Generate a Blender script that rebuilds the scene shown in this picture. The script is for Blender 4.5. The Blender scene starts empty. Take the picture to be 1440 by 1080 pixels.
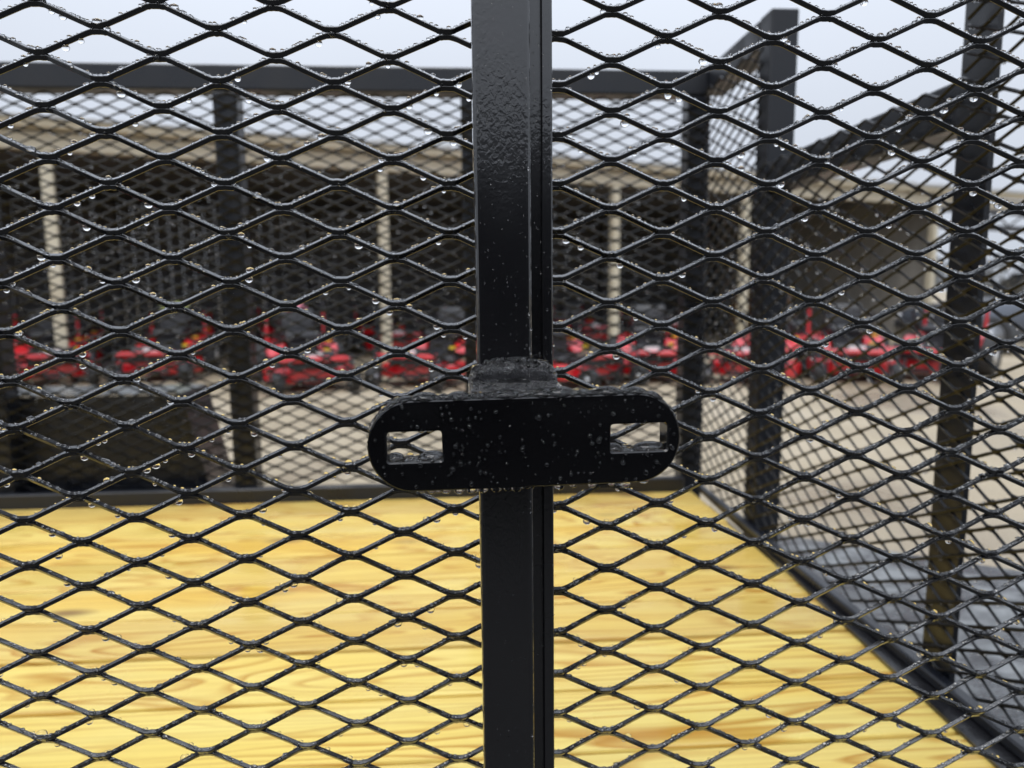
import bpy, bmesh, math, random
import numpy as np
from mathutils import Matrix, Vector
rnd = random.Random(7)
rng = np.random.default_rng(11)
R = math.radians
sc = bpy.context.scene
col = sc.collection

# ---------------------------------------------------------------- camera
# orientation and position solved from the lattice of the near mesh panel (76.2 mm x 33.3 mm diamonds)
FPX, UC, VC = 1000.0, 720.0, 540.0
RM = np.array([[0.9975, 0.0081, -0.0698], [-0.0168, 0.9920, -0.1247], [0.0683, 0.1256, 0.9897]])
u_, _, v_ = np.linalg.svd(RM); RM = u_ @ v_
CW = np.array([-0.0303, -0.5119, 0.0406])
def w_from_t(d): return np.array([d[0], d[2], -d[1]])
def ray(u, v): return w_from_t(RM.T @ np.array([(u-UC)/FPX, (v-VC)/FPX, 1.0]))
def aty(u, v, Y): d = ray(u, v); return CW + d*(Y-CW[1])/d[1]
def atx(u, v, X): d = ray(u, v); return CW + d*(X-CW[0])/d[0]
def atz(u, v, Z): d = ray(u, v); return CW + d*(Z-CW[2])/d[2]
cam = bpy.data.cameras.new('camera'); camo = bpy.data.objects.new('camera', cam); col.objects.link(camo)
right, down, fwd = (w_from_t(RM.T @ e) for e in np.eye(3))
m = Matrix.Identity(4)
for i in range(3):
    m[i][0], m[i][1], m[i][2], m[i][3] = right[i], -down[i], -fwd[i], CW[i]
camo.matrix_world = m
cam.sensor_fit = 'HORIZONTAL'; cam.sensor_width = 36.0; cam.lens = FPX/1440*36
cam.clip_start = 0.01; cam.clip_end = 3000
cam.dof.use_dof = True; cam.dof.focus_distance = 0.49; cam.dof.aperture_fstop = 25.0/4.1
sc.camera = camo

# ---------------------------------------------------------------- sky and sun (overcast)
world = bpy.data.worlds.new('World'); sc.world = world; world.use_nodes = True
nt = world.node_tree; nt.nodes.clear()
def N(nt, t, **kw):
    n = nt.nodes.new(t)
    for k, v in kw.items(): setattr(n, k, v)
    return n
SUN_EL, SUN_AZ = R(58), R(200)
sky = N(nt, 'ShaderNodeTexSky', sky_type='NISHITA', sun_disc=False, sun_elevation=SUN_EL, sun_rotation=SUN_AZ, dust_density=4.0)
hs = N(nt, 'ShaderNodeHueSaturation'); hs.inputs['Saturation'].default_value = 0.25
nt.links.new(sky.outputs[0], hs.inputs['Color'])
geo = N(nt, 'ShaderNodeTexCoord'); sep = N(nt, 'ShaderNodeSeparateXYZ')
nt.links.new(geo.outputs['Generated'], sep.inputs[0])
cl = N(nt, 'ShaderNodeClamp'); nt.links.new(sep.outputs['Z'], cl.inputs[0])
pw = N(nt, 'ShaderNodeMath', operation='POWER'); pw.inputs[1].default_value = 1.8; nt.links.new(cl.outputs[0], pw.inputs[0])
ma = N(nt, 'ShaderNodeMath', operation='MULTIPLY_ADD'); ma.inputs[1].default_value = 15.5; ma.inputs[2].default_value = 7.0
nt.links.new(pw.outputs[0], ma.inputs[0])
nz = N(nt, 'ShaderNodeTexNoise'); nz.inputs['Scale'].default_value = 2.2; nz.inputs['Detail'].default_value = 4
nt.links.new(geo.outputs['Generated'], nz.inputs['Vector'])
mr = N(nt, 'ShaderNodeMapRange'); mr.inputs['To Min'].default_value = 0.93; mr.inputs['To Max'].default_value = 1.07
nt.links.new(nz.outputs[0], mr.inputs[0])
mm = N(nt, 'ShaderNodeMath', operation='MULTIPLY'); nt.links.new(ma.outputs[0], mm.inputs[0]); nt.links.new(mr.outputs[0], mm.inputs[1])
vm = N(nt, 'ShaderNodeVectorMath', operation='SCALE'); vm.inputs[0].default_value = (0.91, 0.985, 1.12)
nt.links.new(mm.outputs[0], vm.inputs['Scale'])
mx = N(nt, 'ShaderNodeMix', data_type='RGBA'); mx.inputs[0].default_value = 0.92
nt.links.new(hs.outputs[0], mx.inputs[6]); nt.links.new(vm.outputs[0], mx.inputs[7])
bg = N(nt, 'ShaderNodeBackground'); bg.inputs['Strength'].default_value = 0.1
nt.links.new(mx.outputs[2], bg.inputs[0])
wo = N(nt, 'ShaderNodeOutputWorld'); nt.links.new(bg.outputs[0], wo.inputs[0])
sl = bpy.data.lights.new('sun', 'SUN'); sl.energy = 1.4; sl.angle = R(30); sl.color = (1, .97, .93)
so = bpy.data.objects.new('sun', sl); col.objects.link(so); so.location = (0, 0, 20)
so.rotation_euler = (math.pi/2 - SUN_EL, 0, math.pi - SUN_AZ)

sc.view_settings.view_transform = 'Standard'; sc.view_settings.look = 'None'
sc.view_settings.exposure = 0.0; sc.view_settings.gamma = 1.0; sc.view_settings.use_curve_mapping = False
sc.cycles.use_denoising = True
sc.cycles.max_bounces = 12; sc.cycles.transmission_bounces = 8; sc.cycles.sample_clamp_indirect = 6.0
sc.cycles.caustics_reflective = False; sc.cycles.caustics_refractive = True

# ---------------------------------------------------------------- materials
MAT = {}
def mat(name, base=(.5,.5,.5), rough=.5, metal=0., spec=.5, coat=0., coat_rough=.1, **kw):
    m = bpy.data.materials.new(name); m.use_nodes = True
    b = m.node_tree.nodes['Principled BSDF']
    b.inputs['Base Color'].default_value = (*base, 1); b.inputs['Roughness'].default_value = rough
    b.inputs['Metallic'].default_value = metal; b.inputs['Specular IOR Level'].default_value = spec
    b.inputs['Coat Weight'].default_value = coat; b.inputs['Coat Roughness'].default_value = coat_rough
    for k, v in kw.items(): b.inputs[k].default_value = v
    MAT[name] = m
    return m, m.node_tree, b
def noise(nt, scale, detail=3, vec=None, rough=.55, dist=0.):
    n = nt.nodes.new('ShaderNodeTexNoise'); n.inputs['Scale'].default_value = scale; n.inputs['Detail'].default_value = detail
    n.inputs['Roughness'].default_value = rough; n.inputs['Distortion'].default_value = dist
    if vec is not None: nt.links.new(vec, n.inputs['Vector'])
    return n
def coord(nt, scale=(1,1,1), kind='Object'):
    t = nt.nodes.new('ShaderNodeTexCoord'); mp = nt.nodes.new('ShaderNodeMapping'); mp.inputs['Scale'].default_value = scale
    nt.links.new(t.outputs[kind], mp.inputs[0]); return mp.outputs[0]
def ramp(nt, src, stops):
    r = nt.nodes.new('ShaderNodeValToRGB'); e = r.color_ramp.elements
    while len(e) < len(stops): e.new(.5)
    for el, (p, c) in zip(e, stops): el.position = p; el.color = (*c, 1) if len(c) == 3 else c
    nt.links.new(src, r.inputs[0]); return r.outputs[0]
def rng_map(nt, src, a, b, lo=0., hi=1.):
    n = nt.nodes.new('ShaderNodeMapRange'); n.inputs['From Min'].default_value = lo; n.inputs['From Max'].default_value = hi
    n.inputs['To Min'].default_value = a; n.inputs['To Max'].default_value = b
    nt.links.new(src, n.inputs[0]); return n.outputs[0]
def bump(nt, b, src, strength, dist):
    n = nt.nodes.new('ShaderNodeBump'); n.inputs['Strength'].default_value = strength; n.inputs['Distance'].default_value = dist
    nt.links.new(src, n.inputs['Height']); nt.links.new(n.outputs[0], b.inputs['Normal'])
    return n

# glossy black powder coat, wet, with orange peel
m, nt, b = mat('black_gloss', (.004,.004,.005), .16, spec=.65, coat=1., coat_rough=.04)
c = coord(nt, (1,1,.75)); n1 = noise(nt, 330, 2, c, dist=.6); n2 = noise(nt, 14, 2, c)
mu = nt.nodes.new('ShaderNodeMath'); mu.operation = 'MULTIPLY'; nt.links.new(n1.outputs[0], mu.inputs[0])
nt.links.new(rng_map(nt, n2.outputs[0], 0.1, 1.1, .35, .65), mu.inputs[1])
bp = bump(nt, b, mu.outputs[0], .38, .0007); nt.links.new(bp.outputs[0], b.inputs['Coat Normal'])
nt.links.new(rng_map(nt, n2.outputs[0], .12, .38), b.inputs['Roughness'])
# bracket plate: smoother
m, nt, b = mat('black_plate', (.003,.003,.0035), .14, spec=.4, coat=.1, coat_rough=.04)
c = coord(nt); n1 = noise(nt, 160, 2, c); bump(nt, b, n1.outputs[0], .10, .0006)
# strands of expanded metal
m, nt, b = mat('black_mesh', (.003,.0035,.005), .2, spec=.5, coat=1., coat_rough=.05)
c = coord(nt); n1 = noise(nt, 260, 2, c); bump(nt, b, n1.outputs[0], .35, .0006)
n2 = noise(nt, 45, 2, c); nt.links.new(rng_map(nt, n2.outputs[0], .16, .36), b.inputs['Roughness'])
mat('dull_mesh', (.003,.0034,.0045), .28, spec=.22)
# rails, posts: satin black, wet patches
m, nt, b = mat('black_rail', (.009,.0105,.015), .4, spec=.5)
c = coord(nt); n1 = noise(nt, 9, 4, c); nt.links.new(rng_map(nt, n1.outputs[0], .22, .55, .35, .65), b.inputs['Roughness'])
n2 = noise(nt, 220, 2, c); bump(nt, b, n2.outputs[0], .15, .0006)
# wet plate; pale mottling in its base colour stands for sky reflection
m, nt, b = mat('wet_sheen_plate', (.16,.165,.18), .25, metal=.6, spec=.8, coat=1., coat_rough=.06)
c = coord(nt, (1,1.6,1)); n1 = noise(nt, 12, 5, c); nt.links.new(rng_map(nt, n1.outputs[0], .12, .6, .4, .6), b.inputs['Roughness'])
nt.links.new(ramp(nt, n1.outputs[0], [(.36, (.05,.052,.054)), (.5, (.16,.165,.165)), (.64, (.34,.35,.345))]), b.inputs['Base Color'])
n2 = noise(nt, 95, 5, c, dist=1.5); bp = bump(nt, b, n2.outputs[0], .9, .006); nt.links.new(bp.outputs[0], b.inputs['Coat Normal'])
nt.links.new(rng_map(nt, n1.outputs[0], 1., .3, .42, .62), b.inputs['Coat Weight'])
m, nt, b = mat('wet_dark', (.012,.012,.014), .3, spec=.6, coat=.9, coat_rough=.08)
c = coord(nt); n1 = noise(nt, 16, 4, c); nt.links.new(rng_map(nt, n1.outputs[0], 1., 0., .42, .56), b.inputs['Coat Weight'])
n2 = noise(nt, 90, 4, c); bp = bump(nt, b, n2.outputs[0], .6, .004); nt.links.new(bp.outputs[0], b.inputs['Coat Normal'])
# rough wet weld
m, nt, b = mat('weld', (.05,.05,.056), .3, spec=.5, coat=.9, coat_rough=.08)
c = coord(nt); n1 = noise(nt, 650, 2, c); bp = bump(nt, b, n1.outputs[0], .7, .0025); nt.links.new(bp.outputs[0], b.inputs['Coat Normal'])
# water
m, nt, b = mat('water', (1,1,1), 0.0, spec=.5, **{'Transmission Weight': 1.0, 'IOR': 1.333})
# yellow pine boards
m, nt, b = mat('pine', (.7,.45,.15), .45, spec=.45)
oi = nt.nodes.new('ShaderNodeObjectInfo'); tc = nt.nodes.new('ShaderNodeTexCoord')
cm = nt.nodes.new('ShaderNodeCombineXYZ')
sq = nt.nodes.new('ShaderNodeMath'); sq.operation = 'MULTIPLY'; sq.inputs[1].default_value = 91.7; nt.links.new(oi.outputs['Random'], sq.inputs[0])
nt.links.new(sq.outputs[0], cm.inputs[0]); nt.links.new(sq.outputs[0], cm.inputs[1]); nt.links.new(sq.outputs[0], cm.inputs[2])
ad = nt.nodes.new('ShaderNodeVectorMath'); nt.links.new(tc.outputs['Object'], ad.inputs[0]); nt.links.new(cm.outputs[0], ad.inputs[1])
def mapped(s):
    mp = nt.nodes.new('ShaderNodeMapping'); mp.inputs['Scale'].default_value = s; nt.links.new(ad.outputs[0], mp.inputs[0]); return mp.outputs[0]
fig = noise(nt, 1.0, 2, mapped((1.0, 8.0, 8.0)), rough=.42, dist=.3)
fr = nt.nodes.new('ShaderNodeMath'); fr.operation = 'MULTIPLY'; fr.inputs[1].default_value = 20.; nt.links.new(fig.outputs[0], fr.inputs[0])
fc = nt.nodes.new('ShaderNodeMath'); fc.operation = 'FRACT'; nt.links.new(fr.outputs[0], fc.inputs[0])
fine = noise(nt, 1.0, 4, mapped((2.2, 190., 190.)))
late = ramp(nt, fc.outputs[0], [(0., (0,0,0)), (.55, (.08,.08,.08)), (.88, (1,1,1)), (1., (0,0,0))])
basec = ramp(nt, noise(nt, 1.0, 2, mapped((.9, 6., 6.))).outputs[0], [(.3, (.85,.60,.14)), (.5, (.87,.665,.205)), (.7, (.84,.545,.105))])
mix1 = nt.nodes.new('ShaderNodeMix'); mix1.data_type = 'RGBA'; mix1.inputs[7].default_value = (.55,.25,.03,1)
amp = nt.nodes.new('ShaderNodeMath'); amp.operation = 'MULTIPLY'
nt.links.new(late, amp.inputs[0]); nt.links.new(rng_map(nt, noise(nt, 1., 2, mapped((1.1,5.,5.))).outputs[0], .1, 1., .33, .62), amp.inputs[1])
nt.links.new(amp.outputs[0], mix1.inputs[0]); nt.links.new(basec, mix1.inputs[6])
mix2 = nt.nodes.new('ShaderNodeMix'); mix2.data_type = 'RGBA'; mix2.blend_type = 'MULTIPLY'; mix2.inputs[0].default_value = .5
nt.links.new(mix1.outputs[2], mix2.inputs[6])
nt.links.new(ramp(nt, fine.outputs[0], [(.36, (.80,.70,.54)), (.6, (1,1,1))]), mix2.inputs[7])
vo = nt.nodes.new('ShaderNodeTexVoronoi'); vo.inputs['Scale'].default_value = 1.; nt.links.new(mapped((2.6, 7.5, 1.)), vo.inputs['Vector'])
kn = ramp(nt, vo.outputs['Distance'], [(0., (1,1,1)), (.07, (.8,.8,.8)), (.17, (0,0,0))])
sel = nt.nodes.new('ShaderNodeSeparateColor'); nt.links.new(vo.outputs['Color'], sel.inputs[0])
gt = nt.nodes.new('ShaderNodeMath'); gt.operation = 'GREATER_THAN'; gt.inputs[1].default_value = .42; nt.links.new(sel.outputs[0], gt.inputs[0])
km = nt.nodes.new('ShaderNodeMath'); km.operation = 'MULTIPLY'; nt.links.new(kn, km.inputs[0]); nt.links.new(gt.outputs[0], km.inputs[1])
mix3 = nt.nodes.new('ShaderNodeMix'); mix3.data_type = 'RGBA'; mix3.inputs[7].default_value = (.20,.09,.035,1)
nt.links.new(km.outputs[0], mix3.inputs[0]); nt.links.new(mix2.outputs[2], mix3.inputs[6])
hv = nt.nodes.new('ShaderNodeHueSaturation'); nt.links.new(mix3.outputs[2], hv.inputs['Color'])
nt.links.new(rng_map(nt, oi.outputs['Random'], .88, 1.03), hv.inputs['Value']); nt.links.new(rng_map(nt, oi.outputs['Random'], .498, .508), hv.inputs['Hue'])
nt.links.new(hv.outputs[0], b.inputs['Base Color'])
bump(nt, b, fine.outputs[0], .15, .001)
nt.links.new(rng_map(nt, noise(nt, 1., 3, mapped((3., 5., 5.))).outputs[0], .14, .6, .40, .58), b.inputs['Roughness'])
# gravel lot
m, nt, b = mat('gravel', (.4,.35,.27), .75)
c = coord(nt); n1 = noise(nt, .55, 5, c); n2 = noise(nt, 60, 4, c)
c1 = ramp(nt, n1.outputs[0], [(.35, (.33,.27,.185)), (.5, (.43,.36,.25)), (.65, (.49,.42,.31))])
mxg = nt.nodes.new('ShaderNodeMix'); mxg.data_type = 'RGBA'; mxg.blend_type = 'MULTIPLY'; mxg.inputs[0].default_value = .7
nt.links.new(c1, mxg.inputs[6]); nt.links.new(ramp(nt, n2.outputs[0], [(.3, (.62,.6,.58)), (.7, (1.,1.,1.))]), mxg.inputs[7])
nt.links.new(mxg.outputs[2], b.inputs['Base Color']); bump(nt, b, n2.outputs[0], .6, .02)
nt.links.new(rng_map(nt, n1.outputs[0], .22, .8, .36, .5), b.inputs['Roughness'])
m, nt, b = mat('added_asphalt', (.035,.035,.037), .55)  # dark ground surface, made only to dim reflections in the black paint
c = coord(nt); n1 = noise(nt, 1.3, 5, c); n2 = noise(nt, 90, 3, c)
nt.links.new(ramp(nt, n1.outputs[0], [(.35, (.016,.016,.016)), (.65, (.034,.032,.029))]), b.inputs['Base Color']); bump(nt, b, n2.outputs[0], .6, .01)
# shed
def streaky(name, c0, c1, rough, scale, bmp=.2):
    m, nt, b = mat(name, c0, rough)
    c = coord(nt, scale); n = noise(nt, 1., 4, c)
    nt.links.new(ramp(nt, n.outputs[0], [(.3, c0), (.7, c1)]), b.inputs['Base Color'])
    bump(nt, b, n.outputs[0], bmp, .01)
streaky('cream_steel', (.50,.44,.32), (.60,.55,.43), .5, (3,3,1.2))
streaky('beige_trim', (.52,.46,.34), (.62,.56,.44), .5, (.8,3,8))
streaky('roof_sheet', (.42,.42,.41), (.52,.51,.49), .35, (.6,2,2))
streaky('shade_timber', (.085,.082,.082), (.14,.135,.132), .8, (6,6,.5))  # shade inside the shed is put into this dark colour
streaky('grey_sheet', (.26,.25,.23), (.36,.34,.31), .5, (5,5,.4))
streaky('brown_wood', (.24,.13,.06), (.34,.20,.10), .7, (3,3,12))
streaky('building_wall', (.05,.052,.055), (.07,.072,.075), .6, (2,2,.6))
# mower
m, nt, b = mat('red_paint', (.62,.012,.018), .28, coat=.8, coat_rough=.06)
c = coord(nt); n = noise(nt, 5, 4, c); nt.links.new(ramp(nt, n.outputs[0], [(.3, (.44,.006,.012)), (.7, (.62,.010,.018))]), b.inputs['Base Color'])
nt.links.new(rng_map(nt, n.outputs[0], .2, .4), b.inputs['Roughness'])
def plain(name, c0, rough, metal=0., var=.25, sc_=12):
    m, nt, b = mat(name, c0, rough, metal=metal)
    n = noise(nt, sc_, 4, coord(nt)); lo = tuple(x*(1-var) for x in c0); hi = tuple(min(1, x*(1+var)) for x in c0)
    nt.links.new(ramp(nt, n.outputs[0], [(.3, lo), (.7, hi)]), b.inputs['Base Color'])
plain('rubber', (.018,.018,.019), .7); plain('black_plastic', (.02,.02,.022), .45); plain('seat_vinyl', (.03,.03,.033), .4)
plain('dark_metal', (.05,.05,.055), .4, .4); plain('grey_metal', (.38,.39,.41), .35, .7); plain('white_decal', (.75,.75,.76), .35, 0, .04)
plain('yellow_decal', (.75,.52,.02), .4, 0, .05); plain('lime_cloth', (.45,.52,.16), .7, 0, .1); plain('pink_tag', (.52,.16,.22), .6, 0, .08)
plain('chrome', (.6,.6,.62), .25, .9); plain('car_paint', (.09,.10,.12), .25, .3, .08, 3); plain('glass_dark', (.012,.014,.016), .06, 0, .05)
plain('box_black', (.012,.012,.013), .35, 0, .1, 2); plain('hazy_twig', (.17,.18,.19), .8, 0, .2); plain('red_lens', (.5,.02,.02), .2, 0, .05)  # twig colour is greyed to carry distance haze
plain('lamp_lens', (.6,.6,.62), .1, 0, .05)

# ---------------------------------------------------------------- mesh helpers
def link(name, me, material, parent=None, smooth=False, kind=None):
    o = bpy.data.objects.new(name, me); col.objects.link(o)
    if material is not None and len(me.materials) == 0: me.materials.append(MAT[material])
    if parent is not None: o.parent = parent
    if kind: o['kind'] = kind
    if smooth: me.polygons.foreach_set('use_smooth', np.ones(len(me.polygons), bool))
    return o
def big_mesh(name, V, F):
    V = np.asarray(V, np.float32); F = np.asarray(F, np.int32); k = F.shape[1]
    me = bpy.data.meshes.new(name)
    me.vertices.add(len(V)); me.vertices.foreach_set('co', V.ravel())
    me.loops.add(F.size); me.loops.foreach_set('vertex_index', F.ravel())
    me.polygons.add(len(F)); me.polygons.foreach_set('loop_start', np.arange(0, F.size, k, dtype=np.int32))
    me.update(calc_edges=True); return me
class B:
    """collects shapes; build() links them as one mesh"""
    def __init__(s): s.bm = bmesh.new()
    def box(s, x0, x1, y0, y1, z0, z1, bev=0., seg=1):
        vs = [s.bm.verts.new((x, y, z)) for x in (x0, x1) for y in (y0, y1) for z in (z0, z1)]
        fs = [s.bm.faces.new([vs[i] for i in q]) for q in ((0,1,3,2),(4,6,7,5),(0,4,5,1),(2,3,7,6),(0,2,6,4),(1,5,7,3))]
        if bev:
            es = list({e for f in fs for e in f.edges})
            bmesh.ops.bevel(s.bm, geom=es, offset=bev, segments=seg, affect='EDGES', profile=.5)
        return s
    def prism(s, poly, axis, a0, a1, bev=0., seg=2):
        """poly: 2-D outline; axis: extrusion axis; the other two axes in xyz order"""
        def P(p, a):
            if axis == 'x': return (a, p[0], p[1])
            if axis == 'y': return (p[0], a, p[1])
            return (p[0], p[1], a)
        lo = [s.bm.verts.new(P(p, a0)) for p in poly]; hi = [s.bm.verts.new(P(p, a1)) for p in poly]; n = len(poly)
        fs = [s.bm.faces.new(lo), s.bm.faces.new(hi[::-1])]
        for i in range(n): fs.append(s.bm.faces.new((lo[i], hi[i], hi[(i+1) % n], lo[(i+1) % n])))
        if bev:
            es = list({e for f in fs for e in f.edges}); bmesh.ops.bevel(s.bm, geom=es, offset=bev, segments=seg, affect='EDGES', profile=.5)
        return s
    def tube(s, pts, r, n=8, cap=True):
        pts = [Vector(p) for p in pts]; rings = []; up0 = None
        for i, p in enumerate(pts):
            t = (pts[min(i+1, len(pts)-1)] - pts[max(i-1, 0)]).normalized()
            if up0 is None or abs(up0.dot(t)) > .95: up0 = Vector((0,0,1)) if abs(t.z) < .9 else Vector((1,0,0))
            a = t.cross(up0).normalized(); bb = a.cross(t)
            rr = r[i] if isinstance(r, (list, tuple)) else r
            rings.append([s.bm.verts.new(p + (a*math.cos(k*2*math.pi/n) + bb*math.sin(k*2*math.pi/n))*rr) for k in range(n)])
        for r0, r1 in zip(rings, rings[1:]):
            for k in range(n): s.bm.faces.new((r0[k], r0[(k+1) % n], r1[(k+1) % n], r1[k]))
        if cap: s.bm.faces.new(rings[0][::-1]); s.bm.faces.new(rings[-1])
        return s
    def lathe(s, prof, c, axis='x', n=20):
        """prof: list of (offset along axis, radius)"""
        rings = []
        for a, r in prof:
            ring = []
            for k in range(n):
                w = 2*math.pi*k/n; p, q = r*math.cos(w), r*math.sin(w)
                d = {'x': (a, p, q), 'y': (p, a, q), 'z': (p, q, a)}[axis]
                ring.append(s.bm.verts.new((c[0]+d[0], c[1]+d[1], c[2]+d[2])))
            rings.append(ring)
        for r0, r1 in zip(rings, rings[1:]):
            for k in range(n): s.bm.faces.new((r0[k], r0[(k+1) % n], r1[(k+1) % n], r1[k]))
        s.bm.faces.new(rings[0]); s.bm.faces.new(rings[-1][::-1]); return s
    def build(s, name, material, parent=None, smooth=False, kind=None, off=(0,0,0), me_only=False):
        bmesh.ops.recalc_face_normals(s.bm, faces=s.bm.faces)
        if any(off): bmesh.ops.translate(s.bm, verts=s.bm.verts, vec=[-a for a in off])
        me = bpy.data.meshes.new(name); s.bm.to_mesh(me); s.bm.free()
        if me_only: me.materials.append(MAT[material]); return me
        return link(name, me, material, parent, smooth, kind)
def thing(name, label, cat, loc=(0,0,0), rz=0., group=None):
    o = bpy.data.objects.new(name, None); col.objects.link(o); o.location = loc; o.rotation_euler = (0,0,rz)
    o.empty_display_size = .2; o['label'] = label; o['category'] = cat
    if group: o['group'] = group
    return o
def group_part(name, parent):
    """an empty that gathers the pieces of one part"""
    o = bpy.data.objects.new(name, None); col.objects.link(o); o.parent = parent; o.empty_display_size = .1; return o
def copy_tree(o, parent=None):
    c = o.copy(); col.objects.link(c); c.parent = parent
    for ch in list(o.children): copy_tree(ch, c)
    return c
_ico = {}
def ico(sub):
    if sub not in _ico:
        bm = bmesh.new(); bmesh.ops.create_icosphere(bm, subdivisions=sub, radius=1.)
        bm.verts.ensure_lookup_table()
        _ico[sub] = (np.array([v.co[:] for v in bm.verts]), np.array([[v.index for v in f.verts] for f in bm.faces])); bm.free()
    return _ico[sub]
def blobs(name, cen, rad, parent, sub=1, off=(0,0,0), material='water', sag=0., kind='stuff'):
    cen = np.asarray(cen, float); rad = np.asarray(rad, float)
    if rad.ndim == 1: rad = np.repeat(rad[:, None], 3, 1)
    v, f = ico(sub); v = v.copy()
    if sag: v = v * np.array([1,1,1]) * (1 - sag*np.clip(v[:, 2:3], 0, 1)*np.array([[1,1,0]]))   # narrower towards the top
    V = (cen[:, None, :] + v[None]*rad[:, None, :]).reshape(-1, 3) - np.asarray(off)
    F = (f[None] + (np.arange(len(cen))*len(v))[:, None, None]).reshape(-1, 3)
    me = big_mesh(name, V, F); return link(name, me, material, parent, True, kind)

# ---------------------------------------------------------------- ground
GZ = -1.05
bm = bmesh.new()
rings = [[bm.verts.new((math.cos(a)*r, 4+math.sin(a)*r, 0)) for a in np.linspace(0, 2*math.pi, 48, endpoint=False)] for r in (6, 20, 80, 300, 1200)]
c0 = bm.verts.new((0, 4, 0))
for k in range(48):
    bm.faces.new((c0, rings[0][k], rings[0][(k+1) % 48]))
    for r0, r1 in zip(rings, rings[1:]): bm.faces.new((r0[k], r1[k], r1[(k+1) % 48], r0[(k+1) % 48]))
me = bpy.data.meshes.new('ground'); bm.to_mesh(me); bm.free()
g = link('ground', me, 'gravel'); g.location = (0, 0, GZ); g['kind'] = 'structure'

lane = B().box(-40, 40, -16, .62, 0, .02).build('added_dark_lane', 'added_asphalt'); lane.location = (0, 0, GZ-.012); lane['kind'] = 'structure'  # unseen dark lane, added so strands and post reflect less bright ground
# ================================================================ the trailer
TO = (-.85, .73, GZ)
tr = thing('utility_trailer', 'wet black mesh-sided utility trailer with yellow pine plank deck', 'trailer', TO)
X0, X1, YF, ZD = -2.35, .65, 1.468, -.527
L, S = .0762, .0333
def soft(t):
    """0 at one knuckle, 1 at the next: short flats, rounded into a straight slope"""
    k = .026; sp = lambda x: k*np.log1p(np.exp(np.clip(x/k, -40, 40)))
    f = lambda x: sp(x-.115) - sp(x-.885)
    return (f(t)-f(0.))/(f(1.)-f(0.))
def expanded(s0, s1, z0, z1, ns, nz, to_world, name, parent, material='black_mesh', wd=.0036, t=.0033, tau=R(33), oct_=True):
    """expanded metal sheet: interlocked zigzag strands; (ns, nz) is one knuckle; s along, z up, n towards the viewer's side"""
    q0, q1 = math.ceil((z0-nz)/(S/2)), math.floor((z1-nz)/(S/2))-1
    pat = np.array([0, .045, .08, .11, .14, .19, .81, .86, .89, .92, .955])*L/2
    a = np.array([math.sin(tau), math.cos(tau)]); bb = np.array([math.cos(tau), -math.sin(tau)])   # (n, z)
    w2, t2 = wd*1.05/2, t/2; ch = .22*min(w2, t2)
    if oct_: sec = [(w2, t2-ch), (w2-ch, t2), (-w2+ch, t2), (-w2, t2-ch), (-w2, -t2+ch), (-w2+ch, -t2), (w2-ch, -t2), (w2, -t2+ch)]
    else: sec = [(w2, t2), (-w2, t2), (-w2, -t2), (w2, -t2)]
    sec = np.array([i*a + j*bb for i, j in sec]); sec = np.stack([sec, np.roll(sec, -1, 0)], 1).reshape(-1, 2); m_ = len(sec)
    VV, FF, base, strands = [], [], 0, []
    for q in range(q0, q1+1):
        zb = nz + q*S/2; sb = ns + (q % 2)*L/2
        k0, k1 = math.floor((s0-sb)/(L/2)), math.ceil((s1-sb)/(L/2))
        s = (np.arange(k0, k1+1)[:, None]*L/2 + pat[None]).ravel() + sb
        s = np.unique(np.concatenate([[s0], s[(s > s0) & (s < s1)], [s1]]))
        ph = np.mod((s-sb)/(L/2), 2.); tt = 1-np.abs(1-ph)
        h = soft(tt)
        zc = zb + wd/2*a[1] + h*(S/2 - wd*a[1]); nc = a[0]*wd*(.5-h)
        s_j = s + rng.normal(0, .00012, len(s)); zc = zc + rng.normal(0, .00012, len(s))
        P = np.empty((len(s), m_, 3)); P[:, :, 0] = s_j[:, None]; P[:, :, 1] = nc[:, None]+sec[None, :, 0]; P[:, :, 2] = zc[:, None]+sec[None, :, 1]
        VV.append(P.reshape(-1, 3))
        i = np.arange(len(s)-1)[:, None]*m_; k = np.arange(0, m_, 2)[None]; k2 = k+1
        FF.append((np.stack([i+k, i+k2, i+m_+k2, i+m_+k], -1).reshape(-1, 4)) + base); base += len(s)*m_
        strands.append((q, sb, zb))
    V = np.concatenate(VV); F = np.concatenate(FF)
    W = to_world(V) - np.array(TO)
    me = big_mesh(name, W, F); o = link(name, me, material, parent, True)
    def at(s, q):
        sb = ns + (q % 2)*L/2; zb = nz + q*S/2
        tt = 1-abs(1-(((s-sb)/(L/2)) % 2.)); h = float(soft(tt))
        return a[0]*wd*(.5-h), zb + wd/2*a[1] + h*(S/2-wd*a[1])
    return o, at, (q0, q1), a, bb
near_map = lambda V: np.stack([V[:, 0], -V[:, 1], V[:, 2]], 1)

# --- near side: mesh panel, centre post
ns_ = group_part('side_panel', tr)
sheet, at, (q0, q1), av, bv = expanded(X0+.03, X1-.0, ZD-.02, .60, 0., 0., near_map, 'expanded_metal_sheet', ns_)
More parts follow.
